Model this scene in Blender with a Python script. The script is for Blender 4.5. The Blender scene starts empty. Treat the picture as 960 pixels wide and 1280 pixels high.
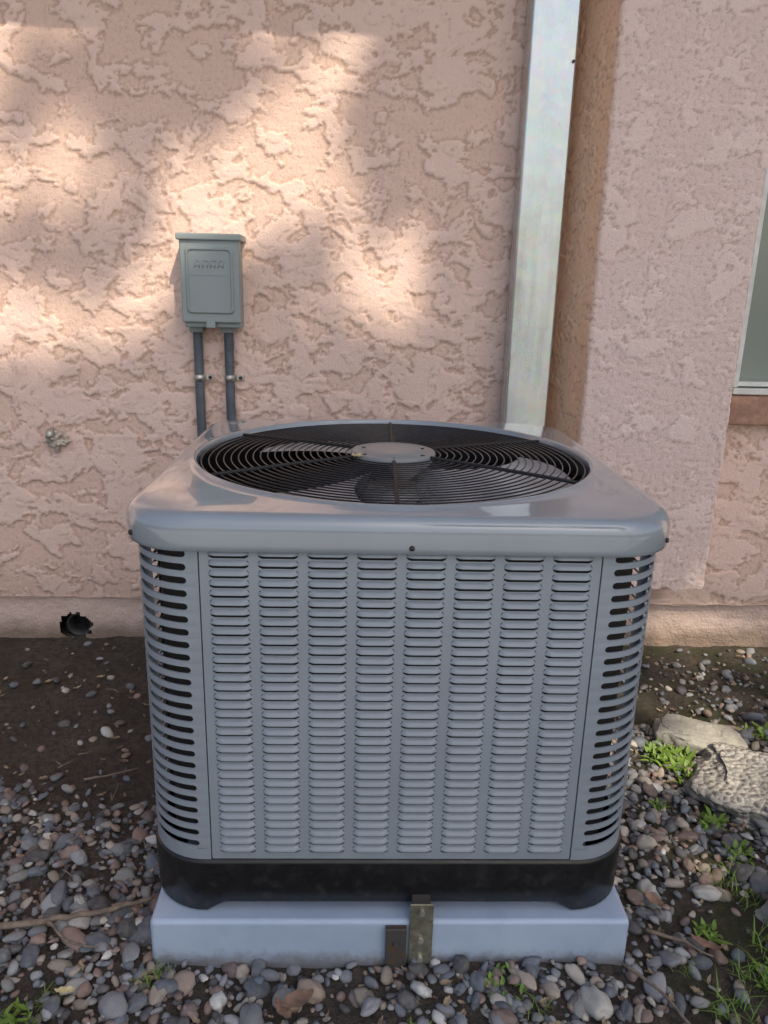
import bpy, bmesh, numpy as np, math, random
from mathutils import Vector, Matrix, noise as mnoise
random.seed(4); rng=np.random.default_rng(4)
scene=bpy.context.scene
scene.view_settings.view_transform='Standard'; scene.view_settings.look='None'; scene.view_settings.exposure=0
COL=scene.collection
# ------------------------------------------------------------ helpers
def mesh_obj(name,verts,faces,mat=None,parent=None,smooth=False,mats=None,midx=None):
    me=bpy.data.meshes.new(name); me.from_pydata([tuple(v) for v in verts],[],[tuple(f) for f in faces]); me.update()
    ob=bpy.data.objects.new(name,me); COL.objects.link(ob)
    if mats:
        for m in mats: me.materials.append(m)
        if midx is not None: me.polygons.foreach_set('material_index',midx)
    elif mat: me.materials.append(mat)
    if smooth: me.polygons.foreach_set('use_smooth',[True]*len(me.polygons))
    if parent: ob.parent=parent
    return ob
def empty(name):
    e=bpy.data.objects.new(name,None); COL.objects.link(e); e.empty_display_size=.1; return e
def box(name,x0,x1,y0,y1,z0,z1,mat,parent=None,bev=0,seg=3):
    bm=bmesh.new(); bmesh.ops.create_cube(bm,size=1)
    for v in bm.verts:
        v.co=Vector(((x0+x1)/2+v.co.x*(x1-x0),(y0+y1)/2+v.co.y*(y1-y0),(z0+z1)/2+v.co.z*(z1-z0)))
    if bev: bmesh.ops.bevel(bm,geom=bm.edges[:],offset=bev,segments=seg,affect='EDGES',profile=.5)
    me=bpy.data.meshes.new(name); bm.to_mesh(me); bm.free(); me.materials.append(mat)
    if bev:
        me.polygons.foreach_set('use_smooth',[True]*len(me.polygons))
    ob=bpy.data.objects.new(name,me); COL.objects.link(ob)
    if parent: ob.parent=parent
    if bev:
        m=ob.modifiers.new('wn','WEIGHTED_NORMAL')
    return ob
def tube(pts,rad,n=8,closed=False):
    pts=[Vector(p) for p in pts]; N=len(pts); V=[];Fc=[]
    if not hasattr(rad,'__len__'): rad=[rad]*N
    up=Vector((0,0,1)); 
    for i,p in enumerate(pts):
        if closed: t=(pts[(i+1)%N]-pts[i-1])
        else: t=pts[min(i+1,N-1)]-pts[max(i-1,0)]
        t.normalize()
        a=up if abs(t.z)<.9 else Vector((0,1,0))
        s=t.cross(a).normalized(); b=s.cross(t)
        for k in range(n):
            an=2*math.pi*k/n; V.append(p+rad[i]*(math.cos(an)*s+math.sin(an)*b))
    M=N if closed else N-1
    for i in range(M):
        j=(i+1)%N
        for k in range(n):
            k2=(k+1)%n; Fc.append((i*n+k,i*n+k2,j*n+k2,j*n+k))
    if not closed:
        Fc.append(tuple(range(n-1,-1,-1))); Fc.append(tuple((N-1)*n+k for k in range(n)))
    return V,Fc
def merge(parts):
    V=[];Fc=[]
    for v,f in parts:
        o=len(V); V+=list(v); Fc+=[tuple(i+o for i in ff) for ff in f]
    return V,Fc
def tensor(us,vs,fn,skip=None):
    nu,nv=len(us),len(vs)
    V=[fn(u,v) for v in vs for u in us]
    Fc=[]
    for j in range(nv-1):
        for i in range(nu-1):
            if skip and skip((us[i]+us[i+1])/2,(vs[j]+vs[j+1])/2): continue
            a=j*nu+i; Fc.append((a,a+1,a+nu+1,a+nu))
    return V,Fc
_g=np.random.default_rng(77); PERM=np.concatenate([_g.permutation(512)]*3); GA=_g.uniform(0,2*math.pi,512); GX,GY=np.cos(GA),np.sin(GA)
def perlin(x,y,seed=0):
    xi=np.floor(x).astype(int); yi=np.floor(y).astype(int); xf=x-xi; yf=y-yi
    def g(a,b,dx,dy):
        h=PERM[(PERM[(a+seed*31)%512]+b)%512]%512
        return GX[h]*dx+GY[h]*dy
    u=xf*xf*xf*(xf*(xf*6-15)+10); v=yf*yf*yf*(yf*(yf*6-15)+10)
    a=g(xi,yi,xf,yf); b=g(xi+1,yi,xf-1,yf); c=g(xi,yi+1,xf,yf-1); d=g(xi+1,yi+1,xf-1,yf-1)
    return (a+(b-a)*u)+((c+(d-c)*u)-(a+(b-a)*u))*v
def fbm(x,y,o=4,gain=.5,seed=0):
    s=0;a=1;t=0
    for i in range(o): s=s+a*perlin(x*2.03**i+i*17.3,y*2.03**i-i*9.1,seed+i); t+=a; a*=gain
    return s/t*1.5
def sstep(x,a,b):
    t=np.clip((x-a)/(b-a),0,1); return t*t*(3-2*t)
def stucco_h(x,z,style=0):
    wx=fbm(x*7,z*7,3,.5,5)*.035; wz=fbm(x*7,z*7,3,.5,9)*.03
    X,Z=x+wx,z+wz
    if style==0:
        n=fbm(X*10.5,Z*14,5,.63,1); big=fbm(x*1.7,z*1.7,2,.5,3)
        n=n+.30*big
        p1=sstep(n,-.05,.015); p2=sstep(fbm(X*17+4,Z*22,4,.6,13),.05,.12)
        grain=fbm(x*95,z*95,3,.65,21)
        h=.0029*p1+.0015*p2*(.4+.6*p1)+.0010*sstep(n,-.15,.3)+.0015*grain*(1-.72*p1)+.0006*fbm(x*30,z*30,2,.5,2)
        return h,p1
    else:
        n=fbm(X*11+7,Z*14,5,.64,31)
        p1=sstep(n,.06,.15)*.9
        grain=fbm(x*85,z*85,3,.65,41)
        h=.0021*p1+.0021*grain*(1-.6*p1)+.0010*fbm(x*28,z*28,3,.5,12)
        return h,p1
# ------------------------------------------------------------ node helpers
class NT:
    def __init__(s,name):
        s.m=bpy.data.materials.new(name); s.m.use_nodes=True; s.t=s.m.node_tree; s.n=s.t.nodes; s.l=s.t.links
        s.b=s.n['Principled BSDF']; s.out=s.n['Material Output']
        g=s.n.new('ShaderNodeNewGeometry'); s.pos=g.outputs['Position']; s.geo=g
    def link(s,a,b): s.l.new(a,b)
    def val(s,inp,v):
        if isinstance(v,bpy.types.NodeSocket): s.l.new(v,inp)
        else: inp.default_value=v
    def attr(s,name,out='Fac'):
        n=s.n.new('ShaderNodeAttribute'); n.attribute_name=name; return n.outputs[out]
    def noise(s,scale,detail=4,rough=.5,vec=None,dist=0,col=False):
        n=s.n.new('ShaderNodeTexNoise'); n.inputs['Scale'].default_value=scale; n.inputs['Detail'].default_value=detail
        n.inputs['Roughness'].default_value=rough; n.inputs['Distortion'].default_value=dist
        s.l.new(vec if vec else s.pos,n.inputs['Vector']); return n.outputs['Color' if col else 'Fac']
    def vor(s,scale,vec=None,feature='F1',out='Distance'):
        n=s.n.new('ShaderNodeTexVoronoi'); n.feature=feature; n.inputs['Scale'].default_value=scale
        s.l.new(vec if vec else s.pos,n.inputs['Vector']); return n.outputs[out]
    def math(s,op,a,b=0,c=None):
        n=s.n.new('ShaderNodeMath'); n.operation=op; s.val(n.inputs[0],a); s.val(n.inputs[1],b)
        if c is not None: s.val(n.inputs[2],c)
        return n.outputs[0]
    def vmath(s,op,a,b):
        n=s.n.new('ShaderNodeVectorMath'); n.operation=op; s.val(n.inputs[0],a); s.val(n.inputs[1],b); return n.outputs[0]
    def mapr(s,v,a,b,c=0,d=1,smooth=True):
        n=s.n.new('ShaderNodeMapRange'); n.interpolation_type='SMOOTHSTEP' if smooth else 'LINEAR'
        s.val(n.inputs['Value'],v)
        for k,x in (('From Min',a),('From Max',b),('To Min',c),('To Max',d)): n.inputs[k].default_value=x
        return n.outputs['Result']
    def mix(s,f,a,b,mode='MIX'):
        n=s.n.new('ShaderNodeMix'); n.data_type='RGBA'; n.blend_type=mode
        s.val(n.inputs[0],f)
        for i,x in ((6,a),(7,b)):
            if isinstance(x,tuple): x=tuple(x)+((1,) if len(x)==3 else ())
            s.val(n.inputs[i],x)
        return n.outputs[2]
    def bump(s,h,dist=.01,strength=1,normal=None):
        n=s.n.new('ShaderNodeBump'); n.inputs['Distance'].default_value=dist; n.inputs['Strength'].default_value=strength
        s.l.new(h,n.inputs['Height'])
        if normal: s.l.new(normal,n.inputs['Normal'])
        return n.outputs['Normal']
    def sep(s):
        n=s.n.new('ShaderNodeSeparateXYZ'); s.l.new(s.pos,n.inputs[0]); return n.outputs
    def set(s,**k):
        for kk,v in k.items():
            inp=s.b.inputs[kk.replace('_',' ')]
            if isinstance(v,tuple) and len(v)==3: v=v+(1,)
            s.val(inp,v)
        return s.m
def simple(name,col,rough=.5,metal=0,var=.15,vs=30,bump=0,bs=200):
    t=NT(name); f=t.noise(vs,3,.6)
    dark=tuple(c*(1-var) for c in col); lite=tuple(min(1,c*(1+var)) for c in col)
    t.set(Base_Color=t.mix(t.mapr(f,.3,.7),dark,lite),Roughness=rough,Metallic=metal)
    if bump: t.set(Normal=t.bump(t.noise(bs,3,.6),bump))
    return t.m
def stucco(name,colA,colB,gb=.0020):
    t=NT(name); pl=t.attr('plat'); cav=t.attr('cav')
    g=t.noise(230,3,.65); big=t.noise(2.0,4,.6)
    c=t.mix(pl,colB,colA)
    c=t.mix(t.mapr(big,.4,.7,0,.5),c,tuple(x*y for x,y in zip(colA,(.93,.93,.92))))
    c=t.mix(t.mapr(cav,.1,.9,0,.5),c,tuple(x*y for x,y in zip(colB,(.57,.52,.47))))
    c=t.mix(t.mapr(g,.55,.75,0,.25),c,tuple(x*.65 for x in colB))
    z=t.sep()['Z']; dz=t.mapr(t.math('ADD',z,t.math('MULTIPLY',t.noise(18,4,.6),-.12)),.06,.20,.35,0)
    c=t.mix(dz,c,(.40,.31,.25))
    t.set(Base_Color=c,Roughness=.92,Normal=t.bump(g,gb,1)); t.b.inputs['Specular IOR Level'].default_value=.2
    return t.m
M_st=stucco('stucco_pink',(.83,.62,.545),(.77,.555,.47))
t=NT('foundation_paint'); f=t.noise(14,4,.6); g=t.noise(120,3,.6); z=t.sep()['Z']
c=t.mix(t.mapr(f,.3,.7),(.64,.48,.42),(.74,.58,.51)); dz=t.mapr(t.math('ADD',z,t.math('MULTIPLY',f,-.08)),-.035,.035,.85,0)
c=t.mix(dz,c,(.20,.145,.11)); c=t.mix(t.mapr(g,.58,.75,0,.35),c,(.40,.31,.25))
t.set(Base_Color=c,Roughness=.93,Normal=t.bump(g,.005)); M_found=t.m
def paint(name,col,rough=.28,metal=0,dustc=(.36,.35,.33),da=.25):
    t=NT(name); f=t.noise(5,2,.6); dust=t.noise(25,4,.7)
    c=t.mix(t.mapr(f,.3,.7),tuple(x*.95 for x in col),tuple(x*1.05 for x in col))
    c=t.mix(t.mapr(dust,.5,.85,0,da),c,dustc)
    sp=t.noise(420,1,.5); c=t.mix(t.mapr(sp,.74,.80,0,.45),c,(.5,.46,.40))
    t.set(Base_Color=c,Roughness=t.mapr(dust,.3,.8,rough,rough+.12),Metallic=metal)
    return t.m
M_paint=paint('grey_cabinet_paint',(.26,.30,.35),.28,da=.15)
M_lid=paint('grey_lid_paint',(.26,.30,.345),.11,da=.05)
M_lid.node_tree.nodes['Principled BSDF'].inputs['Coat Weight'].default_value=1
M_lid.node_tree.nodes['Principled BSDF'].inputs['Coat Roughness'].default_value=.04
t=NT('condenser_coil'); wv=t.n.new('ShaderNodeTexWave'); wv.inputs['Scale'].default_value=120; wv.bands_direction='Z'; t.link(t.pos,wv.inputs['Vector'])
t.set(Base_Color=t.mix(wv.outputs['Fac'],(.01,.01,.01),(.045,.042,.04)),Roughness=.6,Metallic=.2); M_coil=t.m
t=NT('black_plastic'); d1=t.noise(40,4,.7); z=t.sep()['Z']; dd=t.math('MULTIPLY',t.mapr(d1,.5,.75,0,1),t.mapr(z,.07,.16,.4,.06))
t.set(Base_Color=t.mix(dd,(.009,.009,.011),(.11,.10,.09)),Roughness=t.mapr(d1,.3,.7,.26,.45)); M_black=t.m
M_wire=simple('black_wire',(.012,.014,.018),.24,0,.3,40)
M_spoke=simple('black_spoke',(.010,.011,.014),.6,0,.3,40)
M_blade=simple('fan_blade_metal',(.50,.50,.53),.38,.2,.2,15)
M_dark=simple('dark_interior',(.008,.008,.008),.8,0,.2)
M_screw=simple('screw_steel',(.05,.045,.04),.4,.7,.2)
M_gbox=paint('grey_box_paint',(.275,.32,.33),.38)
M_cond=simple('conduit_grey',(.11,.125,.15),.5,0,.15)
t=NT('galvanized'); vv=t.vmath('MULTIPLY',t.pos,(1,1,.12)); st=t.noise(22,4,.6,vec=vv); vo=t.vor(60,out='Color'); bl=t.noise(3,4,.6)
c=t.mix(t.mapr(st,.3,.7),(.50,.56,.59),(.68,.74,.76)); c=t.mix(t.mapr(bl,.5,.65,0,.4),c,(.74,.72,.65)); c=t.mix(.07,c,vo)
scr=t.noise(40,5,.75,vec=t.vmath('MULTIPLY',t.pos,(1,1,.5))); c=t.mix(t.mapr(scr,.62,.7,0,.4),c,(.38,.37,.33))
t.set(Base_Color=c,Metallic=.85,Roughness=t.mapr(st,.3,.7,.22,.38),Normal=t.bump(t.noise(5,2,.5),.012,.35)); M_galv=t.m
M_galv2=simple('galvanized_strap',(.55,.54,.50),.4,.8,.25,60)
M_brass=simple('weathered_bracket',(.30,.29,.22),.42,.7,.3,60)
t=NT('rusty_bracket'); r=t.noise(50,5,.7); t.set(Base_Color=t.mix(t.mapr(r,.45,.65),(.09,.09,.085),(.15,.085,.05)),Metallic=.4,Roughness=.6); M_rust=t.m
t=NT('pad_plastic'); f=t.noise(8,4,.65); g=t.noise(60,4,.7); z=t.sep()['Z']
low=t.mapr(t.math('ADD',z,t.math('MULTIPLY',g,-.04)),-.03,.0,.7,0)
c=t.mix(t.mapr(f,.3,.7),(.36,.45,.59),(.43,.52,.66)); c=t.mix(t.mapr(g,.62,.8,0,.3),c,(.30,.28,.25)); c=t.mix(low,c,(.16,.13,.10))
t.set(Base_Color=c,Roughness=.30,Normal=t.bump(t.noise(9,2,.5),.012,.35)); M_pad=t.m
# ------------------------------------------------------------ house
house=empty('stucco_house')
Yw=1.084
def rngd(a,b,s): return list(np.linspace(a,b,max(2,int(round((b-a)/s))+1)))
def join(*L):
    o=[]
    for l in L:
        for v in l:
            if not o or v>o[-1]+1e-6: o.append(float(v))
    return o
ST=.0036
def snap(L,v):
    i=min(range(len(L)),key=lambda k:abs(L[k]-v)); L[i]=v
def np_grid(name,P,mat,attrs,parent,mask=None):
    nv,nu=P.shape[:2]; idx=np.arange(nv*nu).reshape(nv,nu)
    F=np.stack([idx[:-1,:-1],idx[:-1,1:],idx[1:,1:],idx[1:,:-1]],-1)
    F=F[mask] if mask is not None else F.reshape(-1,4)
    me=bpy.data.meshes.new(name); me.vertices.add(nv*nu); me.vertices.foreach_set('co',P.reshape(-1).astype(np.float32))
    me.loops.add(F.size); me.loops.foreach_set('vertex_index',F.ravel().astype(np.int32))
    me.polygons.add(len(F)); me.polygons.foreach_set('loop_start',np.arange(0,F.size,4,dtype=np.int32)); me.update(calc_edges=True)
    me.polygons.foreach_set('use_smooth',np.ones(len(F),dtype=bool))
    for k,a in attrs.items():
        at=me.attributes.new(k,'FLOAT','POINT'); at.data.foreach_set('value',a.reshape(-1).astype(np.float32))
    me.materials.append(mat); ob=bpy.data.objects.new(name,me); COL.objects.link(ob); ob.parent=parent; return ob
def blur(a,k):
    for _ in range(k):
        a=(np.roll(a,1,0)+np.roll(a,-1,0)+np.roll(a,1,1)+np.roll(a,-1,1)+a)/5
    return a
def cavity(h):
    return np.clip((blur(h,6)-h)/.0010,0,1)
xs=join([-4.5,-3,-2,-1.5],rngd(-1.12,.455,ST),rngd(.455,.84,.05),rngd(.84,1.25,ST),[1.6,1.9,2.6,4.5])
zs=join(rngd(.13,1.70,ST),[1.8,2.0,2.25,2.5])
WX0,WX1,WZ0,WZ1=.932,1.9,.742,1.8
snap(xs,WX0);snap(zs,WZ0)
X,Z=np.meshgrid(xs,zs); h,pl=stucco_h(X,Z,0)
P=np.stack([X,Yw-h,Z],-1)
xm=(X[:-1,:-1]+X[1:,1:])/2; zm=(Z[:-1,:-1]+Z[1:,1:])/2
keep=~((xm>WX0)&(xm<WX1)&(zm>WZ0)&(zm<WZ1))
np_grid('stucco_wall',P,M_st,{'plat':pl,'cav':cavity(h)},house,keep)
PX0,PX1,PY=.486,.851,.90
def profile(pts,rad,step):
    out=[];
    def add(a,b):
        n=max(1,int(round((b-a).length/step)))
        for i in range(n): out.append(a.lerp(b,i/n))
    cur=Vector(pts[0])
    for i in range(1,len(pts)-1):
        B=Vector(pts[i]); d0=(B-Vector(pts[i-1])).normalized(); d1=(Vector(pts[i+1])-B).normalized()
        a=B-d0*rad; c_=B+d1*rad; add(cur,a)
        for k in range(5): q=k/5; out.append(a.lerp(B,q).lerp(B.lerp(c_,q),q))
        cur=c_
    add(cur,Vector(pts[-1])); out.append(Vector(pts[-1])); return out
pf=profile([(.430,Yw+.012),(PX0,PY),(PX1,PY),(PX1,Yw+.012)],.008,ST)
pv=np.array([p[:] for p in pf]); tg=np.gradient(pv,axis=0); tg/=np.linalg.norm(tg,axis=1)[:,None]; nr_=np.stack([tg[:,1],-tg[:,0]],1)
s_=np.concatenate([[0],np.cumsum(np.linalg.norm(np.diff(pv,axis=0),axis=1))])
vz=np.array(rngd(0,1,1/400)+[1.65])
Sg,Vg=np.meshgrid(s_,vz); k_=np.clip((pv[:,0]-PX0)/(PX1-PX0),0,1); zb_=.228+.030*k_+.006*np.sin(pv[:,0]*37)+.004*np.sin(s_*110)+.008*fbm(s_*30,s_*0,3,.6,50)
Zg=zb_[None]+(1.72-zb_[None])*Vg
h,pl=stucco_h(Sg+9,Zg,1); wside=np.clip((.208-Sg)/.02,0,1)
P=np.stack([pv[None,:,0]+nr_[None,:,0]*h,pv[None,:,1]+nr_[None,:,1]*h,Zg],-1)
t=NT('stucco_popout'); pl_=t.attr('plat'); cv=t.attr('cav'); sd=t.attr('side'); g=t.noise(210,3,.65); big=t.noise(2.4,4,.6)
c=t.mix(pl_,(.77,.605,.565),(.83,.665,.62)); c=t.mix(t.mapr(big,.4,.7,0,.4),c,(.75,.57,.52)); c=t.mix(sd,c,t.mix(t.mapr(big,.3,.7),(.93,.56,.36),(.96,.64,.44)))  # side face coloured brighter orange, warm bounce light painted into the stucco
c=t.mix(t.mapr(cv,.1,.9,0,.5),c,(.42,.30,.25)); c=t.mix(t.mapr(g,.55,.75,0,.3),c,(.48,.35,.30))
t.set(Base_Color=c,Roughness=.92,Normal=t.bump(g,.0026,1)); t.b.inputs['Specular IOR Level'].default_value=.2
np_grid('popout',P,t.m,{'plat':pl,'cav':cavity(h),'side':wside},house)
V=[(.435,Yw+.01,.20),(PX1-.002,Yw+.01,.23),(PX1-.002,PY+.003,.266),(PX0+.002,PY+.003,.240)]
mesh_obj('popout_underside',V,[(0,1,2,3)],M_found,house)
HX,HZ=-.872,.034
xs2=join([-4.5,-2],rngd(-1.15,1.3,.006),[2,4.5]); zs2=rngd(-.2,.138,.006)
def hole(x,z): 
    a=math.atan2(z-HZ,x-HX); return ((x-HX)/.046)**2+((z-HZ)/.040)**2<1+.5*mnoise.noise(Vector((math.cos(a)*2,math.sin(a)*2,3)))+.12*math.sin(11*a)
V,F=tensor(xs2,zs2,lambda u,v:(u,Yw+.012-.004*math.sin(u*5)-.006*mnoise.noise(Vector((u*14,v*14,0)))-.002*mnoise.noise(Vector((u*60,v*60,0))),v),skip=hole)
mesh_obj('foundation',V,F,M_found,house,True)
V,F=tensor([-4.5,-1.15]+rngd(-1.1,1.3,.015)+[4.5],[0,1],lambda u,v:(u,Yw-.006+.03*v,.13+.002*math.sin(u*40)+.002*math.sin(u*13)+.003*mnoise.noise(Vector((u*60,0,0)))))
mesh_obj('stucco_lip',V,F,M_found,house)
box('house_body',-4.5,4.5,Yw+.12,Yw+4,-.2,2.5,M_found,house)
M_eave=simple('painted_eave',(.60,.52,.46),.7)
box('eave_soffit',-4.6,4.6,Yw-.60,Yw+.2,2.36,2.40,M_eave,house)
box('eave_fascia',-4.6,4.6,Yw-.64,Yw-.60,2.34,2.50,M_eave,house)
M_alu=simple('window_frame_white',(.68,.70,.69),.4,.1,.1)
t=NT('window_glass'); t.set(Base_Color=t.mix(t.noise(2,3,.5),(.20,.24,.22),(.28,.32,.29)),Roughness=.12); t.b.inputs['Specular IOR Level'].default_value=.7; M_glass=t.m
M_sill=simple('sill_brown',(.40,.235,.17),.85,0,.2,30,.003,60)
win=empty('window'); win.parent=house
box('glass',WX0,WX1,Yw+.03,Yw+.035,WZ0,WZ1,M_glass,win)
box('frame_left',WX0,WX0+.014,Yw-.012,Yw+.028,WZ0+.018,WZ1,M_alu,win,.002)
box('frame_bottom',WX0,WX1,Yw-.016,Yw+.028,WZ0,WZ0+.016,M_alu,win,.002)
box('frame_track',WX0+.016,WX1,Yw+.0,Yw+.028,WZ0+.02,WZ0+.032,M_alu,win,.002)
box('frame_right',WX1-.02,WX1,Yw-.012,Yw+.028,WZ0+.018,WZ1,M_alu,win,.002)
box('frame_top',WX0,WX1,Yw-.016,Yw+.028,WZ1,WZ1+.02,M_alu,win,.002)
box('sill',WX0-.012,WX1+.02,Yw-.035,Yw+.02,WZ0-.08,WZ0-.004,M_sill,win,.006)
dp=empty('drain_pipe')
V=[];F=[]
n=32
for R_,y in((.031,Yw+.085),(.031,Yw+.022),(.036,Yw+.022),(.036,Yw+.085)):
    for k in range(n):
        a=2*math.pi*k/n; V.append((HX+.006+R_*math.cos(a),y,HZ-.002+R_*math.sin(a)))
for r_ in range(3):
    for k in range(n): F.append((r_*n+k,r_*n+(k+1)%n,(r_+1)*n+(k+1)%n,(r_+1)*n+k))
M_pipe=simple('abs_pipe',(.04,.04,.042),.5,0,.3,30)
mesh_obj('pipe',V,F,M_pipe,dp,True)
box('cavity',HX-.08,HX+.08,Yw+.09,Yw+.1,HZ-.07,HZ+.07,M_dark,dp)
M_rag=simple('dirty_caulk',(.50,.44,.38),.9,0,.4,80)
def lump(name,c,s,mat,sub=3,amp=.35,fr=2.,parent=None,seed=0):
    bm=bmesh.new(); bmesh.ops.create_icosphere(bm,subdivisions=sub,radius=1)
    for v in bm.verts:
        k=1+amp*mnoise.noise(v.co*fr+Vector((seed,seed*2,0))); v.co=Vector((v.co.x*s[0],v.co.y*s[1],v.co.z*s[2]))*k+Vector(c)
    me=bpy.data.meshes.new(name); bm.to_mesh(me); bm.free(); me.materials.append(mat)
    me.polygons.foreach_set('use_smooth',[True]*len(me.polygons))
    ob=bpy.data.objects.new(name,me); COL.objects.link(ob)
    if parent: ob.parent=parent
    return ob
stub=empty('pipe_stub')
V,F=tube([(-.879,Yw+.02,.606),(-.879,Yw-.022,.604),(-.876,Yw-.03,.592)],.011,12); mesh_obj('pipe',V,F,M_galv2,stub,True)
lump('putty',(-.866,Yw-.010,.583),(.022,.014,.020),M_rag,4,1.1,2.8,stub,3)
V,F=tube([(-.868,Yw-.02,.583),(-.845,Yw-.014,.578),(-.828,Yw-.010,.581)],.003,6); mesh_obj('tag',V,F,M_rag,stub)
# ------------------------------------------------------------ downspout
ds=empty('downspout')
box('spout',.312,.422,1.0,1.074,.06,2.34,M_galv,ds,.006)
V,F=tube([(.414,1.001,1.50),(.414,.996,1.50)],.0035,10); mesh_obj('rivet',V,F,M_screw,ds)
# ------------------------------------------------------------ disconnect box
db=empty('electrical_disconnect_box')
bx0,bx1,by,bz0,bz1=-.503,-.359,1.0,.887,1.108
box('body',bx0+.004,bx1-.004,by+.012,Yw+.006,bz0,bz1-.004,M_gbox,db,.004)
box('cover',bx0,bx1,by,by+.03,bz0+.012,bz1-.012,M_gbox,db,.005)
box('rain_cap',bx0-.006,bx1+.006,by-.008,Yw+.004,bz1-.016,bz1,M_gbox,db,.004)
def rrect(cx,cz,w,h,r,n=6):
    P=[]
    for qx,qz,a0 in((1,1,0),(-1,1,90),(-1,-1,180),(1,-1,270)):
        for k in range(n+1):
            q=k/n if qx*qz>0 else 1-k/n
            a=math.radians(90*q); P.append((cx+qx*(w-r+r*math.cos(a)),cz+qz*(h-r+r*math.sin(a))))
    return P
def loft(name,secs,mat,parent,cap=True):
    V=[];F=[];n=len(secs[0])
    for s in secs: V+=s
    for i in range(len(secs)-1):
        for k in range(n): F.append((i*n+k,i*n+(k+1)%n,(i+1)*n+(k+1)%n,(i+1)*n+k))
    if cap: F.append(tuple((len(secs)-1)*n+k for k in range(n)))
    return mesh_obj(name,V,F,mat,parent,True)
cx=(bx0+bx1)/2; cz=.999
rp=loft('raised_panel',[[(x,y,z) for x,z in rrect(cx,cz,w,h,.010)] for w,h,y in((.058,.078,by+.002),(.058,.078,by-.001),(.055,.075,by-.005),(.052,.072,by-.005),(.050,.070,by-.0015))],M_gbox,db)
m=rp.modifiers.new('es','EDGE_SPLIT'); m.split_angle=math.radians(35)
for i in range(4):
    sx=cx-.036+i*.019
    V=[];F=[]
    for (ax,az,bx_,bz_) in((0,0,.004,.017),(.004,.017,.015,.017),(.011,0,.015,.017),(.001,.006,.012,.006)):
        v,f=tube([(sx+ax,by-.0018,cz+.029+az),(sx+bx_,by-.0018,cz+.029+bz_)],.0011,6); F+=[tuple(q+len(V) for q in ff) for ff in f]; V+=v
    mesh_obj('embossed_label_%d'%i,V,F,M_gbox,db,True)
box('embossed_line',cx-.046,cx+.046,by-.0025,by-.0008,cz+.012,cz+.0135,M_gbox,db,.0005)
box('lock_tab',cx-.012,cx+.010,by-.006,by+.01,bz0+.0,bz0+.018,M_gbox,db,.002)
def conduit(name,x,pts):
    V,F=tube(pts,.0115,14); mesh_obj(name,V,F,M_cond,db,True)
    parts=[]
    z=.885
    while z>.45:
        parts.append(tube([(x,Yw-.018,z),(x,Yw-.018,z-.0025)],.0124,14)); z-=.0055
    V,F=merge(parts); mesh_obj(name+'_ribs',V,F,M_cond,db)
    box(name+'_nut',x-.018,x+.018,Yw-.037,Yw-.001,.872,.888,M_gbox,db,.004)
    V,F=tube([(x,Yw-.018,.765),(x,Yw-.018,.749)],.0142,16); mesh_obj(name+'_strap',V,F,M_galv2,db,True)
    box(name+'_strap_tab',x+.012,x+.036,Yw-.010,Yw-.003,.749,.765,M_galv2,db,.002)
    V,F=tube([(x+.027,Yw-.008,.757),(x+.027,Yw-.016,.757)],.005,6); mesh_obj(name+'_strap_screw',V,F,M_screw,db)
for i,x in enumerate((-.480,-.401)):
    conduit('conduit_%d'%i,x,[(x,Yw-.018,.885),(x,Yw-.018,.45),(x+.004,Yw-.03,.38),(x+.01,Yw-.08,.33),(x+.01,Yw-.16,.30),(x+.05,Yw-.26,.30),(x+.12,.755,.32)])
# ------------------------------------------------------------ air conditioner
ac=empty('air_conditioner')
W=.370; RC=.088; CY=.37
Z0,Z1=.165,.668
PH=.272
def side_map(k):
    a=k*math.pi/2; c,s=math.cos(a),math.sin(a)
    def f(u,z,o=0):
        x,y=u,-(W+o); return (x*c-y*s, CY+x*s+y*c, z)
    return f
def corner_map(k):
    a=k*math.pi/2; c,s_=math.cos(a),math.sin(a); L1=(W-RC)-PH; La=RC*math.pi/2
    def f(s,z,o=0):
        if s<L1: x,y=PH+s,-(W+o)
        elif s<L1+La:
            an=(s-L1)/RC; x=(W-RC)+(RC+o)*math.sin(an); y=-(W-RC)-(RC+o)*math.cos(an)
        else: x,y=W+o,-(W-RC)+(s-L1-La)
        return (x*c-y*s_, CY+x*s_+y*c, z)
    return f,2*L1+La
def cell_ring(V,F,fm,s0,s1,z0,z1,hs0,hs1,hz0,hz1,nl,o=0,depth=0):
    r=(hz1-hz0)/2; zc=(hz0+hz1)/2; na=4
    inner=[];outer=[]
    top=list(np.linspace(hs0+r,hs1-r,nl+1)); 
    for i,s in enumerate(top): inner.append((s,hz1)); outer.append((s0 if i==0 else s1 if i==nl else s,z1))
    for k in range(1,na):
        a=math.pi/2-math.pi*k/na; inner.append((hs1-r+r*math.cos(a),zc+r*math.sin(a))); outer.append((s1,z1+(z0-z1)*k/na))
    for i,s in enumerate(reversed(top)): inner.append((s,hz0)); outer.append((s1 if i==0 else s0 if i==nl else s,z0))
    for k in range(1,na):
        a=-math.pi/2-math.pi*k/na; inner.append((hs0+r+r*math.cos(a),zc+r*math.sin(a))); outer.append((s0,z0+(z1-z0)*k/na))
    n=len(inner); b=len(V)
    for p in outer: V.append(fm(p[0],p[1],o))
    for p in inner: V.append(fm(p[0],p[1],o))
    for k in range(n): F.append((b+k,b+n+k,b+n+(k+1)%n,b+(k+1)%n))
    if depth:
        for p in inner: V.append(fm(p[0],p[1],o-depth))
        for k in range(n): F.append((b+n+k,b+2*n+k,b+2*n+(k+1)%n,b+n+(k+1)%n))
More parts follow.
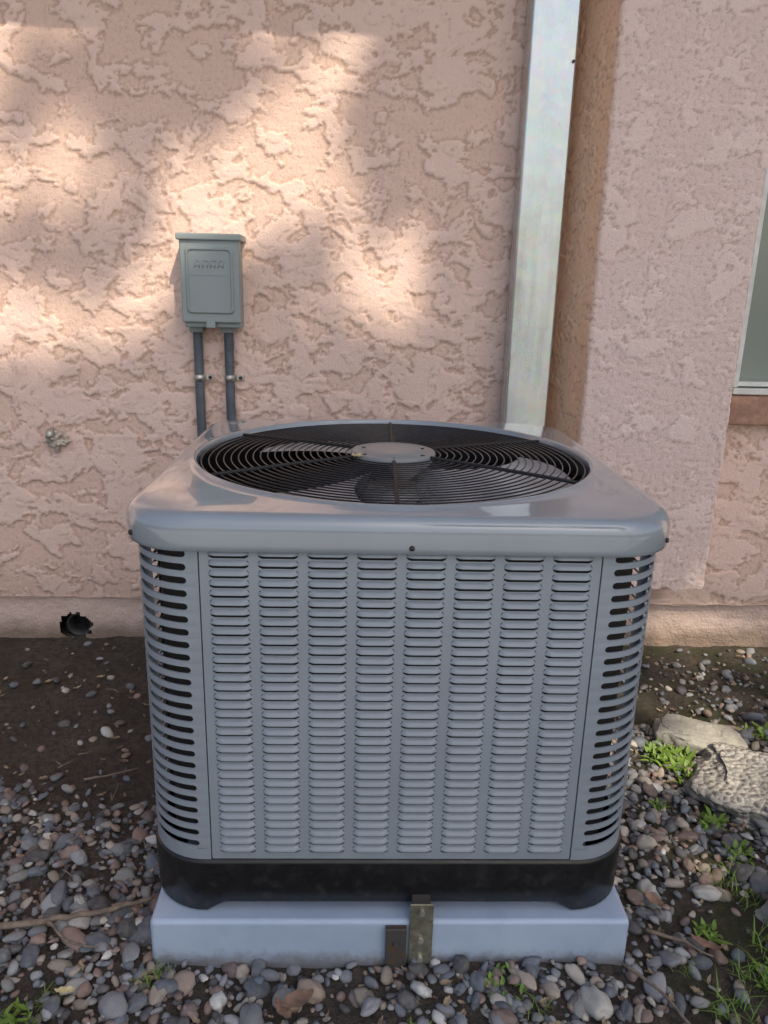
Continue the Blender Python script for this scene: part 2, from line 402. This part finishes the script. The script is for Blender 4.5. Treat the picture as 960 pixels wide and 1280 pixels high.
def quad(V,F,fm,s0,s1,z0,z1,o=0,ns=1):
    for i in range(ns):
        a=s0+(s1-s0)*i/ns; c=s0+(s1-s0)*(i+1)/ns; b=len(V)
        V+= [fm(a,z0,o),fm(c,z0,o),fm(c,z1,o),fm(a,z1,o)]; F.append((b,b+1,b+2,b+3))
NC,NR=8,34
mx=.006; mt=.008; mb=.012
for k in range(4):
    fm=side_map(k); V=[];F=[]
    a0,a1=-PH+.0015,PH-.0015
    cw=(a1-a0-2*mx)/NC; zt=Z1-mt; zb=Z0+mb; rh=(zt-zb)/NR; O=.0
    quad(V,F,fm,a0,a1,zt,Z1,O); quad(V,F,fm,a0,a1,Z0,zb,O); quad(V,F,fm,a0,a0+mx,zb,zt,O); quad(V,F,fm,a1-mx,a1,zb,zt,O)
    for (p,q) in(((a0,O),(a0,-.006)),((a1,O),(a1,-.006))):
        b=len(V); V+=[fm(p[0],Z0,p[1]),fm(p[0],Z1,p[1]),fm(q[0],Z1,q[1]),fm(q[0],Z0,q[1])]; F.append((b,b+1,b+2,b+3))
    for c_ in range(NC):
        for r_ in range(NR):
            s0=a0+mx+c_*cw; s1=s0+cw; z0=zb+r_*rh; z1=z0+rh
            hs0=s0+cw*.085; hs1=s1-cw*.085; hz0=z0+rh*.05; hz1=z0+rh*.95
            cell_ring(V,F,fm,s0,s1,z0,z1,hs0,hs1,hz0,hz1,6,O)
            jit=rng.normal(0,.00025)
            r=(hz1-hz0)/2; H=(hz1-hz0)*.55; b=len(V); nu=12; nv=4
            for j in range(nv+1):
                vv=j/nv
                for i in range(nu+1):
                    uu=i/nu; e=min(uu,1-uu)*(hs1-hs0)
                    pr=min(1,e/(r*1.6)); pr=math.sin(pr*math.pi/2)
                    topz=hz1-(r-math.sqrt(max(0,r*r-(r-min(e,r))**2)))
                    botz=hz1-H
                    V.append(fm(hs0+uu*(hs1-hs0),topz+(min(botz,topz)-topz)*vv-0.0006*vv,O+(.0056+jit)*pr*math.sin(vv*math.pi/2)**.8))
            for j in range(nv):
                for i in range(nu): a=b+j*(nu+1)+i; F.append((a,a+nu+1,a+nu+2,a+1))
    ob=mesh_obj('louvre_panel_%d'%k,V,F,M_paint,ac,True)
    m=ob.modifiers.new('es','EDGE_SPLIT'); m.split_angle=math.radians(40)
NS=25
for k in range(4):
    fm,L=corner_map(k); V=[];F=[]
    zt=Z1-.006; zb=Z0+.02; rh=(zt-zb)/NS; O=.0015; ns=26
    quad(V,F,fm,0,L,zt,Z1,O,ns); quad(V,F,fm,0,L,Z0,zb,O,ns)
    for r_ in range(NS):
        z0=zb+r_*rh; z1=z0+rh
        cell_ring(V,F,fm,0,L,z0,z1,.016,L-.016,z0+rh*.22,z0+rh*.76,ns,O,.0025)
    for p in (0,L):
        b=len(V); V+=[fm(p,Z0,O),fm(p,Z1,O),fm(p,Z1,-.01),fm(p,Z0,-.01)]; F.append((b,b+1,b+2,b+3))
    ob=mesh_obj('corner_post_%d'%k,V,F,M_paint,ac,True)
    m=ob.modifiers.new('es','EDGE_SPLIT'); m.split_angle=math.radians(35)
def rr_pt(th,w,r):
    c,s=math.cos(th),math.sin(th)
    ac_,as_=abs(c),abs(s)
    t=w/max(ac_,as_); x,y=ac_*t,as_*t; q=w-r
    if x>q and y>q:
        B=ac_*q+as_*q; C=2*q*q-r*r; t=B+math.sqrt(max(0,B*B-C)); 
    return t*c,t*s
NTH=256
ths=[2*math.pi*(i+.5)/NTH for i in range(NTH)]
def sec(w,r,z,blend=0,R=0):
    o=[]
    for th in ths:
        x,y=rr_pt(th,w,r) if blend<1 else (0,0)
        xc,yc=R*math.cos(th),R*math.sin(th)
        o.append((x*(1-blend)+xc*blend,CY+y*(1-blend)+yc*blend,z))
    return o
def secs_mesh(name,secs,mat,cap=False):
    V=[];F=[];n=NTH
    for s in secs: V+=s
    for i in range(len(secs)-1):
        for k in range(n): F.append((i*n+k,i*n+(k+1)%n,(i+1)*n+(k+1)%n,(i+1)*n+k))
    if cap: F.append(tuple((len(secs)-1)*n+k for k in range(n)))
    return mesh_obj(name,V,F,mat,ac,True)
lid=[sec(.368,.085,.660),sec(.381,.095,.659),sec(.3835,.097,.661),sec(.3845,.098,.666),sec(.3845,.098,.684)]
for k in range(1,9):
    a=math.pi/2*k/8; lid.append(sec(.3845-.022*(1-math.cos(a)),.098-.010*(1-math.cos(a)),.687+.023*math.sin(a)))
lid+=[sec(.352,.085,.7115,0.35,.352),sec(.352,.085,.7135,.8,.350),sec(.35,.085,.714,1,.3485)]
for dr,dz in((-.002,.0015),(-.004,.0026),(-.006,.0028),(-.008,.002),(-.0095,0),(-.0105,-.004),(-.012,-.012)):
    lid.append(sec(.35,.085,.714+dz,1,.3485+dr))
secs_mesh('lid',lid,M_lid)
secs_mesh('fan_orifice',[sec(.35,.08,.703,1,.3368),sec(.35,.08,.685,1,.3350),sec(.35,.08,.66,1,.334),sec(.35,.08,.60,1,.330),sec(.35,.08,.55,1,.335)],M_black)
secs_mesh('coil',[sec(.345,.07,.175),sec(.345,.07,.655)],M_coil)
secs_mesh('interior_floor',[sec(.34,.07,.20),sec(.34,.07,.20,1,.001)],M_dark)
def panz(th):
    x,y=rr_pt(th,.372,.09)
    m=min(abs(x),abs(y))
    k=(m-.255)/.03; k=max(0,min(1,k)); k=k*k*(3-2*k)
    return .088-.016*k
def secf(w,r,zf):
    return [(p[0],p[1],zf(th)) for p,th in zip(sec(w,r,0),ths)]
pan=[secf(.34,.08,lambda th:panz(th)+.0),secf(.371,.09,panz),secf(.3735,.092,lambda th:panz(th)+.003),sec(.3745,.093,.12),sec(.3755,.094,.160),sec(.374,.093,.166),sec(.366,.086,.167)]
secs_mesh('base_pan',pan,M_black)
parts=[]
nR=21
gzf=lambda R_: .7075+.007*(1-(R_/.334)**2)
for i in range(nR):
    R_=.084+(.332-.084)*i/(nR-1)
    parts.append(tube([(R_*math.cos(a),CY+R_*math.sin(a),gzf(R_)) for a in np.linspace(0,2*math.pi,97)[:-1]],.00135,6,True))
V,F=merge(parts); mesh_obj('fan_guard',V,F,M_wire,ac,True)
parts=[]
for k in range(6):
    a=math.radians(90+60*k-1)
    parts.append(tube([(R_*math.cos(a),CY+R_*math.sin(a),gzf(R_)+.001) for R_ in np.linspace(.05,.338,9)],.0032,8))
V,F=merge(parts); mesh_obj('guard_spokes',V,F,M_spoke,ac,True)
def disc(name,secsr,mat,cxy=(0,CY)):
    n=64;V=[];F=[]
    for R_,z in secsr:
        for k in range(n): a=2*math.pi*k/n; V.append((cxy[0]+R_*math.cos(a),cxy[1]+R_*math.sin(a),z))
    for i in range(len(secsr)-1):
        for k in range(n): F.append((i*n+k,i*n+(k+1)%n,(i+1)*n+(k+1)%n,(i+1)*n+k))
    F.append(tuple((len(secsr)-1)*n+k for k in range(n)))
    return mesh_obj(name,V,F,mat,ac,True)
M_cap=paint('cap_paint',(.22,.235,.25),.34,da=.2)
disc('guard_cap',[(.0745,.708),(.0755,.7155),(.0735,.719),(.069,.720),(.062,.7165),(.056,.717),(.050,.7215),(.044,.7225)],M_cap)
disc('fan_motor',[(.08,.44),(.08,.58),(.07,.60),(.02,.605)],M_black)
disc('fan_hub',[(.055,.625),(.06,.64),(.05,.655),(.01,.66)],M_blade)
V=[];F=[]
for k in range(3):
    a0=math.radians(212+120*k); b=len(V); nr,na=10,10
    for i in range(nr+1):
        R_=.05+(.318-.05)*i/nr; half=math.radians(14+26*(i/nr)**.7); sk=math.radians(18)*(i/nr)**1.5
        for j in range(na+1):
            q=j/na*2-1; a=a0+q*half+sk
            rr_=R_*(1-.07*(abs(q)**4)*(i/nr)) ; z=.664+.026*q*(0.6+.4*(1-i/nr))+.010*(1-q*q)
            V.append((rr_*math.cos(a),CY+rr_*math.sin(a),z))
    for i in range(nr):
        for j in range(na): a=b+i*(na+1)+j; F.append((a,a+1,a+na+2,a+na+1))
mesh_obj('fan_blades',V,F,M_blade,ac,True)
def screw(x,y,z,dx,dy,r=.0038):
    V,F=tube([(x,y,z),(x+dx*.003,y+dy*.003,z)],[r,r*.8],12); mesh_obj('lid_screw',V,F,M_screw,ac,True)
screw(.012,CY-.3845,.669,0,-1); 
q_=.3845-.098
screw(-(q_+.098*.80),CY-q_-.098*.60,.673,-.80,-.60); screw(q_+.098*.80,CY-q_-.098*.60,.673,.80,-.60)
# ------------------------------------------------------------ pad
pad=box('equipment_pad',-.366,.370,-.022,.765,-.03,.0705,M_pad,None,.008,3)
br=empty('metal_bracket')
box('strip',.028,.064,-.029,-.0255,-.004,.108,M_brass,br,.0012)
for z in(.095,.043,.008): 
    V,F=tube([(.046,-.029,z),(.046,-.034,z)],.0048,6); mesh_obj('bolt',V,F,M_galv2,br)
box('standoff',.032,.060,-.0255,-.004,.080,.104,M_rust,br)
br2=empty('metal_bracket')
box('strip',-.008,.024,-.0335,-.030,-.03,.066,M_rust,br2,.0012)
V,F=tube([(.008,-.0335,.04),(.008,-.038,.04)],.0045,6); mesh_obj('bolt',V,F,M_rust,br2)
box('fold',-.008,.024,-.030,-.0225,.056,.064,M_rust,br2)
# ------------------------------------------------------------ ground
def gz(x,y):
    z=.012*mnoise.noise(Vector((x*3,y*3,0)))+.005*mnoise.noise(Vector((x*14,y*14,5)))
    if -1.6<x<1.6 and -.8<y<1.2:
        z+= .0035*mnoise.noise(Vector((x*50,y*50,9)))
    z+=.014*math.exp(-((x+.75)/.3)**2-((y-1.1)/.25)**2)
    z-=.012
    return z
gx=join([-60,-25,-10,-5,-3,-2,-1.5],rngd(-1.3,1.4,.010),[1.6,2,3,5,10,25,60]); gy=join([-60,-25,-10,-5,-3,-2,-1.2,-.8],rngd(-.5,1.12,.010),[1.3,2,6,20,60])
V,F=tensor(gx,gy,lambda u,v:(u,v,gz(u,v)))
t=NT('soil'); a=t.noise(6,5,.65); b=t.noise(70,5,.7); c0=t.noise(220,3,.7); sp=t.sep()
c=t.mix(t.mapr(a,.3,.7),(.070,.056,.045),(.130,.102,.080)); c=t.mix(t.mapr(b,.35,.7),c,(.045,.036,.029)); c=t.mix(t.mapr(c0,.60,.74,0,.5),c,(.24,.20,.165))
mo=t.math('MULTIPLY',t.mapr(sp['X'],.35,.5),t.mapr(t.noise(9,4,.6),.45,.6,0,.65)); c=t.mix(mo,c,(.045,.055,.018))
t.set(Base_Color=c,Roughness=.95,Normal=t.bump(t.math('ADD',b,t.math('MULTIPLY',c0,.5)),.014)); M_soil=t.m
mesh_obj('ground',V,F,M_soil,None,True)
t=NT('bounce_slab_grey'); a=t.noise(2,5,.6); b=t.noise(60,4,.6); t.set(Base_Color=t.mix(t.mapr(a,.3,.7),(.44,.44,.44),(.54,.54,.54)),Roughness=.9,Normal=t.bump(b,.003)); 
box('added_bounce_slab',-5,5,-9,-1.15,-.06,.03,t.m,None,.01)  # unseen slab added behind the camera to bounce sunlight onto wall and unit
# ------------------------------------------------------------ gravel
t=NT('pebble'); at=t.attr('pc','Color'); n_=t.noise(90,3,.65); n2=t.noise(400,2,.6)
c=t.mix(t.mapr(n_,.35,.7,0,.5),at,t.mix(.55,at,(.32,.29,.26)))
c=t.mix(t.mapr(n2,.55,.7,0,.45),c,t.mix(.6,c,(.05,.045,.04)))
t.set(Base_Color=c,Roughness=.7); t.b.inputs['Specular IOR Level'].default_value=.35; M_peb=t.m
def ico(sub):
    bm=bmesh.new(); bmesh.ops.create_icosphere(bm,subdivisions=sub,radius=1)
    v=np.array([x.co[:] for x in bm.verts]); f=np.array([[w.index for w in x.verts] for x in bm.faces]); bm.free(); return v,f
protos={}
for sub in(2,3):
    v0,f0=ico(sub); L=[]
    for s in range(14):
        o=Vector((s*7.3,s*3.1,0)); vv=[]
        for p in v0:
            P=Vector(p); k=1+.42*mnoise.noise(P*.9+o)+.2*mnoise.noise(P*2.1+o)+.05*mnoise.noise(P*5+o); vv.append(P*k)
        L.append(np.array(vv))
    protos[sub]=(L,f0)
PAL=np.array([(.21,.22,.24),(.13,.145,.17),(.30,.31,.33),(.25,.175,.15),(.30,.21,.175),(.42,.38,.33),(.60,.59,.56),(.09,.09,.095),(.24,.24,.235),(.18,.135,.13),(.33,.28,.23),(.14,.165,.20),(.075,.075,.085)])
PW=np.array([13,13,12,10,8,8,4,10,8,7,7,11,10.]); PW/=PW.sum()
def dens(x,y):
    n=mnoise.noise(Vector((x*2.6,y*2.6,3)))
    inpad=(-.37<x<.374 and -.024<y<.77)
    if inpad or y>1.06: return 0
    if x<0:
        d=1-max(0,min(1,(y-.34+.22*n)/.16)); d=max(d,.05)
        if y>.8: d=.03
        if x>-.42 and y>.1:d=max(d,.6)
    else:
        d=.95
        if y<.14 and x>.50: d=.30+.9*n
        if y>.66: d=.22+.5*n
        if y>.95: d=.22
    if y<-.02: d=min(d,.90+1.1*n) if x<.35 else min(d,.45+1.3*n)
    return max(0.04,min(1,d))
acc={2:[[],[],[]],3:[[],[],[]]}; off={2:0,3:0}
def addpeb(x,y,s,sub,col=None,zoff=0,flat=None):
    L,f0=protos[sub]; v=L[rng.integers(14)].copy()
    sc=s*np.array([rng.uniform(.8,1.5),rng.uniform(.65,1.),rng.uniform(.4,.75)]) if flat is None else s*np.array(flat)
    v=v*sc
    a=rng.uniform(0,2*math.pi); tx,ty=rng.normal(0,.3,2)
    M=np.array((Matrix.Rotation(a,3,'Z')@Matrix.Rotation(tx,3,'X')@Matrix.Rotation(ty,3,'Y')))
    v=v@M.T+np.array([x,y,gz(x,y)+sc[2]*.40+zoff])
    if col is None:
        col=PAL[rng.choice(len(PAL),p=PW)]*rng.uniform(.75,1.25)
    A=acc[sub]; A[0].append(v); A[1].append(f0+off[sub]); A[2].append(np.tile(np.append(col,1),(len(v),1))); off[sub]+=len(v)
step=.0140
for layer in range(2):
    y=-.42
    while y<1.07:
        x=-1.25
        while x<1.35:
            px=x+rng.uniform(-.007,.007); py=y+rng.uniform(-.007,.007)
            if abs(px)<1.25+py*.1 and abs(px+.03)<.62+.5*(py+.3)+.1 and not(-.37<px<.374 and -.024<py<.77) and rng.random()<dens(px,py)*(.76 if layer==0 else .36):
                s=float(np.clip(rng.lognormal(math.log(.0066),.44),.003,.020))
                addpeb(px,py,s,3 if (s>.0115 and py<.3) else 2,zoff=.006*layer)
            x+=step
        y+=step
for (x,y,s,col) in((.045,-.075,.020,(.62,.61,.58)),(-.03,-.10,.017,(.3,.3,.32)),(-.40,-.10,.022,(.24,.25,.27)),(-.31,-.06,.018,(.32,.24,.20)),(.30,-.10,.019,(.48,.46,.42)),(.40,-.07,.016,(.28,.28,.3)),(-.20,-.12,.018,(.2,.21,.23)),(.2,-.06,.016,(.45,.37,.3)),(-.50,.05,.019,(.4,.37,.35)),(.56,.12,.018,(.55,.53,.5)),(-.12,-.07,.017,(.37,.28,.22)),(.5,.3,.018,(.5,.48,.47))):
    addpeb(x,y,s,3,np.array(col),.004)
def build_np(name,A,mat,parent):
    V=np.concatenate(A[0]); F=np.concatenate(A[1]); C=np.concatenate(A[2])
    me=bpy.data.meshes.new(name); me.vertices.add(len(V)); me.vertices.foreach_set('co',V.ravel().astype(np.float32))
    me.loops.add(F.size); me.loops.foreach_set('vertex_index',F.ravel().astype(np.int32))
    me.polygons.add(len(F)); me.polygons.foreach_set('loop_start',np.arange(0,F.size,3,dtype=np.int32))
    me.update(calc_edges=True); me.polygons.foreach_set('use_smooth',np.ones(len(F),dtype=bool))
    at=me.color_attributes.new('pc','FLOAT_COLOR','POINT'); at.data.foreach_set('color',C.ravel().astype(np.float32))
    me.materials.append(mat); ob=bpy.data.objects.new(name,me); COL.objects.link(ob); ob.parent=parent
gravel=empty('gravel')
build_np('small_pebbles',acc[2],M_peb,gravel); build_np('large_pebbles',acc[3],M_peb,gravel)
# ------------------------------------------------------------ stones
def stone(name,c,s,rot,col1,col2,seed,agg=False):
    t=NT(name+'_mat'); a=t.noise(9,5,.65); b=t.noise(60,5,.7)
    cc=t.mix(t.mapr(a,.35,.65),col1,col2); cc=t.mix(t.mapr(b,.5,.7,0,.5),cc,tuple(x*.55 for x in col1))
    if agg:
        vc=t.vor(75,out='Color'); vd=t.vor(75); sepc=t.n.new('ShaderNodeSeparateColor'); t.link(vc,sepc.inputs[0])
        pc=t.mix(sepc.outputs[0],(.16,.16,.17),(.52,.48,.43)); cc=t.mix(t.mapr(vd,.3,.55),pc,cc)
        t.set(Normal=t.bump(t.math('ADD',b,t.math('MULTIPLY',vd,-1.2)),.008))
    else: t.set(Normal=t.bump(t.math('ADD',b,a),.006))
    t.set(Base_Color=cc,Roughness=.9)
    bm=bmesh.new(); bmesh.ops.create_icosphere(bm,subdivisions=5,radius=1)
    o=Vector((seed,seed*1.7,seed*.3))
    R_=Matrix.Rotation(rot,3,'Z')
    for v in bm.verts:
        p=v.co.copy()
        q=Vector((math.copysign(abs(p.x)**.6,p.x),math.copysign(abs(p.y)**.6,p.y),math.copysign(abs(p.z)**.4,p.z)))
        k=1+.34*mnoise.noise(p*1.3+o)+.10*mnoise.noise(p*4+o)+.04*mnoise.noise(p*11+o)
        q=Vector((q.x*s[0]*k,q.y*s[1]*k,q.z*s[2]*(1+.3*mnoise.noise(p*2.2+o)+.08*mnoise.noise(p*7+o))))
        v.co=R_@q+Vector(c)
    me=bpy.data.meshes.new(name); bm.to_mesh(me); bm.free(); me.materials.append(t.m); me.polygons.foreach_set('use_smooth',[True]*len(me.polygons))
    ob=bpy.data.objects.new(name,me); COL.objects.link(ob)
stone('flat_stone',(.735,.585,.008),(.085,.052,.022),-.35,(.34,.325,.285),(.46,.44,.385),3.1)
stone('concrete_slab_chunk',(.825,.36,.010),(.175,.120,.026),-.5,(.33,.32,.30),(.45,.43,.40),9.4,True)
stone('boulder',(.715,.045,.015),(.075,.07,.05),.3,(.33,.32,.30),(.46,.43,.39),5.2)
# ------------------------------------------------------------ weeds / leaves / twigs
t=NT('weed_green'); c=t.mix(t.noise(60,3,.5),(.085,.16,.02),(.20,.32,.05)); t.set(Base_Color=c,Roughness=.55); M_weed=t.m
def weed(x,y,r,n,h,grass=False):
    V=[];F=[];z0=gz(x,y)
    for i in range(n):
        a=rng.uniform(0,2*math.pi); d=r*math.sqrt(rng.random()); bx,by_=x+d*.7*math.cos(a),y+d*.7*math.sin(a); a=rng.uniform(0,2*math.pi)
        L=h*rng.uniform(.4,1.1); w=L*(.035 if grass else .17); seg=5; b=len(V)
        lean=rng.uniform(.4,1.3)
        for k in range(seg+1):
            q=k/seg; out=L*lean*q*(.5+.5*q); hh=L*(q-.45*lean*q*q)
            ww=w*(1-q)**.7 if grass else w*math.sin(math.pi*min(.97,q*.9+.08))
            if not grass and q<.35: ww*=.25
            px,py=bx+out*math.cos(a),by_+out*math.sin(a); tx,ty=-math.sin(a),math.cos(a)
            V+=[(px-tx*ww,py-ty*ww,z0+hh+.005),(px,py,z0+hh-.15*ww+.005),(px+tx*ww,py+ty*ww,z0+hh+.005)]
        for k in range(seg):
            for j in range(2): a_=b+k*3+j; F.append((a_,a_+1,a_+4,a_+3))
    mesh_obj('weed',V,F,M_weed,None,True)
for (x,y,r,n,h,g) in((.65,.52,.07,240,.028,0),(.67,.43,.05,120,.026,0),(.64,.30,.04,60,.024,0),(.60,.15,.05,60,.033,1),(.66,.21,.04,50,.024,0),(.63,.10,.05,50,.033,1),(.62,.0,.05,50,.05,1),(.60,-.06,.05,70,.024,0),(-.35,-.055,.035,50,.028,1),(-.53,-.14,.05,90,.020,0),(-.50,-.10,.04,40,.022,1),(.17,-.075,.05,60,.015,0),(.21,-.11,.03,30,.022,1),(.04,-.14,.03,30,.014,0),(.50,-.11,.05,50,.042,1),(.56,-.05,.04,50,.04,1),(.52,.03,.03,40,.024,0),(.9,.62,.05,40,.03,0),(.46,-.03,.03,30,.028,1),(.56,.35,.02,30,.018,0),(.45,.12,.02,20,.016,0)):
    weed(x,y,r,n,h,bool(g))
M_twig=simple('twig_bark',(.20,.155,.12),.85,0,.3,60)
def twig(pts,r0,r1):
    n=len(pts)
    sm=[]
    for i in range(n-1):
        for k in range(5):
            q=k/5; p=Vector(pts[i]).lerp(Vector(pts[i+1]),q); p+=Vector((mnoise.noise(p*25),mnoise.noise(p*25+Vector((5,0,0))),0))*.004; sm.append(p)
    sm.append(Vector(pts[-1]))
    out=[(p.x,p.y,gz(p.x,p.y)+p.z) for p in sm]
    V,F=tube(out,[r0+(r1-r0)*i/(len(out)-1) for i in range(len(out))],7); mesh_obj('twig',V,F,M_twig,None,True)
twig([(-.66,.03,.02),(-.55,.035,.024),(-.46,.06,.022),(-.39,.09,.018)],.006,.0035)
twig([(-.55,.035,.024),(-.50,-.0,.022),(-.45,-.01,.02)],.003,.0015)
twig([(.36,-.035,.02),(.40,-.09,.022),(.43,-.15,.02)],.003,.002)
twig([(.42,.03,.02),(.47,0,.024),(.51,-.02,.02)],.0035,.0015)
twig([(-.62,.42,.012),(-.52,.46,.014)],.0025,.0015)
for i in range(26):
    x=rng.choice([rng.uniform(-.7,-.4),rng.uniform(.42,.9)]); y=rng.uniform(-.12,.9); a=rng.uniform(0,3.14); L=rng.uniform(.015,.045)
    twig([(x,y,.010),(x+L*math.cos(a),y+L*math.sin(a),.012)],.0016,.0008)
M_leaf=simple('dead_leaf_brown',(.27,.165,.115),.7,0,.35,40)
M_leafy=simple('pale_leaf',(.66,.56,.30),.6,0,.2,60)
def leafmesh(c,L,w,a,curl=.2):
    V=[];n=8
    for k in range(n+1):
        q=k/n; ww=w*math.sin(math.pi*(q*.94+.03))**.8
        for s in(-1,-.5,0,.5,1):
            u,v=(q-.5)*L,s*ww; z=curl*L*((q-.5)**2*1.5+ (s*ww/L)**2*3)+.0015*math.sin(q*17+s*3)
            V.append((c[0]+u*math.cos(a)-v*math.sin(a),c[1]+u*math.sin(a)+v*math.cos(a),c[2]+z))
    return V,[(k*5+j,k*5+j+1,(k+1)*5+j+1,(k+1)*5+j) for k in range(n) for j in range(4)]
def leaf(name,c,L,w,a,mat,curl=.2,parent=None):
    V,F=leafmesh(c,L,w,a,curl); mesh_obj(name,V,F,mat,parent,True)
leaf('dead_leaf',(-.135,-.105,.012),.05,.014,.5,M_leaf,.3)
leaf('dead_leaf',(-.155,-.12,.012),.04,.009,2.2,M_leaf,.3)
leaf('dead_leaf',(.5,-.01,.014),.05,.008,-.6,M_leaf,.4)
leaf('dead_leaf',(-.47,-.09,.014),.03,.006,.1,M_leafy,.4)
leaf('dead_leaf',(.45,.08,.014),.04,.01,2.1,M_leaf,.4)
leaf('fallen_leaf',(-.060,.322,.719),.026,.005,1.45,M_leafy,.25)
leaf('fallen_leaf',(-.068,.318,.720),.020,.0045,1.9,M_leafy,.25)
parts=[]
for i in range(330):
    right=rng.random()<.6
    x=rng.uniform(.40,1.05) if right else rng.uniform(-1.0,-.39); y=rng.uniform(-.15,1.02)
    if i%6==0: x=rng.uniform(-.6,.6); y=rng.uniform(-.16,-.04)
    L=rng.uniform(.006,.022); parts.append(leafmesh((x,y,gz(x,y)+rng.uniform(.003,.010)),L,L*rng.uniform(.12,.3),rng.uniform(0,6.28),.5))
V,F=merge(parts); t=NT('litter'); t.set(Base_Color=t.mix(t.mapr(t.noise(25,2,.5),.4,.6),(.17,.11,.075),(.40,.31,.20)),Roughness=.8); mesh_obj('leaf_litter',V,F,t.m,None,True)
# ------------------------------------------------------------ light
AZ,EL=math.radians(25),math.radians(48)
S=Vector((math.sin(AZ)*math.cos(EL),-math.cos(AZ)*math.cos(EL),math.sin(EL)))
sun=bpy.data.lights.new('sun','SUN'); sun.energy=4.6; sun.angle=math.radians(.5); sun.color=(1,.87,.66)
so=bpy.data.objects.new('sun',sun); COL.objects.link(so); so.rotation_euler=S.to_track_quat('Z','Y').to_euler(); so.location=(3,-4,6)
w=bpy.data.worlds.new('World'); scene.world=w; w.use_nodes=True; nt=w.node_tree; bg=nt.nodes['Background']
sky=nt.nodes.new('ShaderNodeTexSky'); sky.sky_type='NISHITA'; sky.sun_disc=False; sky.sun_elevation=EL; sky.sun_rotation=math.pi-AZ
sky.air_density=1.15; sky.dust_density=2.9; sky.ozone_density=1
nt.links.new(sky.outputs[0],bg.inputs['Color']); bg.inputs['Strength'].default_value=.15
# ------------------------------------------------------------ tree (behind the camera, gives the dappled light)
t=NT('tree_leaf'); t.set(Base_Color=t.mix(t.noise(3,2,.5),(.05,.09,.02),(.10,.15,.035)),Roughness=.5); M_tl=t.m
def lit(x,z):
    n=mnoise.noise(Vector((x*1.6+z*1.0,(z-.55*x)*5.0,1.3)))
    n2=mnoise.noise(Vector((x*6,z*6,7))); n3=mnoise.noise(Vector((x*9+z*4,(z-.6*x)*16,3)))
    if z>.74 and x<.12: 
        e=min(1,(z-.74)/.3)*min(1,(.12-x)/.4)
        return (n+.3*n2+.35*n3)>.10-.42*e
    if -1.45<z<-.22 and .12<x<.85: return (n2+n*.4)>-.15
    if -.22<z<.13 and .72<x<1.35: return n2>-.3
    if .9<z<1.5 and .42<x<.60: return n2>.2
    if -1.3<z<-.7 and -1.6<x<-1.15: return n2>.1
    return False
tree=empty('tree'); V=[];F=[]
DT=11.
for i in range(17500):
    x=rng.uniform(-2.2,2.0); z=rng.uniform(-2.0,2.0)
    if lit(x,z): continue
    P=Vector((x,Yw,z))+S*(DT+rng.uniform(-.7,.7))
    nrm=(S+Vector(rng.normal(0,.5,3))).normalized(); a=nrm.orthogonal().normalized(); a=Matrix.Rotation(rng.uniform(0,6.28),3,nrm)@a; b_=nrm.cross(a)
    L=rng.uniform(.045,.078); wd=L*.5; b=len(V)
    V+=[P-a*L,P-a*L*.3+b_*wd,P+a*L*.5+b_*wd*.8,P+a*L,P+a*L*.5-b_*wd*.8,P-a*L*.3-b_*wd]; F.append((b,b+1,b+2,b+3,b+4,b+5))
mesh_obj('foliage',V,F,M_tl,tree)
parts=[]
base=Vector((6.0,-8.0,0)); fork=Vector((4.8,-7.2,5.0))
parts.append(tube([base,base.lerp(fork,.5)+Vector((.12,0,0)),fork],[.22,.17,.14],12))
for k in range(9):
    tx,tz=rng.uniform(-1.6,1.6),rng.uniform(-1.6,1.2); E=Vector((tx,Yw,tz))+S*DT; m_=fork.lerp(E,.5)+Vector((0,0,.35))
    if lit(tx,tz): continue
    parts.append(tube([fork,fork.lerp(m_,.5)+Vector((0,0,.1)),m_,m_.lerp(E,.6),E],[.07,.05,.03,.02,.008],8))
V,F=merge(parts); mesh_obj('trunk_and_limbs',V,F,M_twig,tree,True)
# ------------------------------------------------------------ camera
p,yw,r=.2867,.0328,-.0254
f0=np.array([math.sin(yw),math.cos(yw),0]); r0=np.array([math.cos(yw),-math.sin(yw),0]); u=np.array([0,0,1.])
Fw=f0*math.cos(p)-u*math.sin(p); D=-u*math.cos(p)-f0*math.sin(p)
Rr=r0*math.cos(r)+D*math.sin(r); Dd=-r0*math.sin(r)+D*math.cos(r)
cam=bpy.data.cameras.new('camera'); co=bpy.data.objects.new('camera',cam); COL.objects.link(co)
mw=Matrix.Identity(4)
for i in range(3): mw[i][0]=Rr[i]; mw[i][1]=-Dd[i]; mw[i][2]=-Fw[i]
mw[0][3],mw[1][3],mw[2][3]=-.0576,-.9735,1.0014
co.matrix_world=mw; cam.sensor_fit='VERTICAL'; cam.sensor_height=24; cam.lens=24*965.65/1280; cam.clip_start=.02; cam.clip_end=500
scene.camera=co
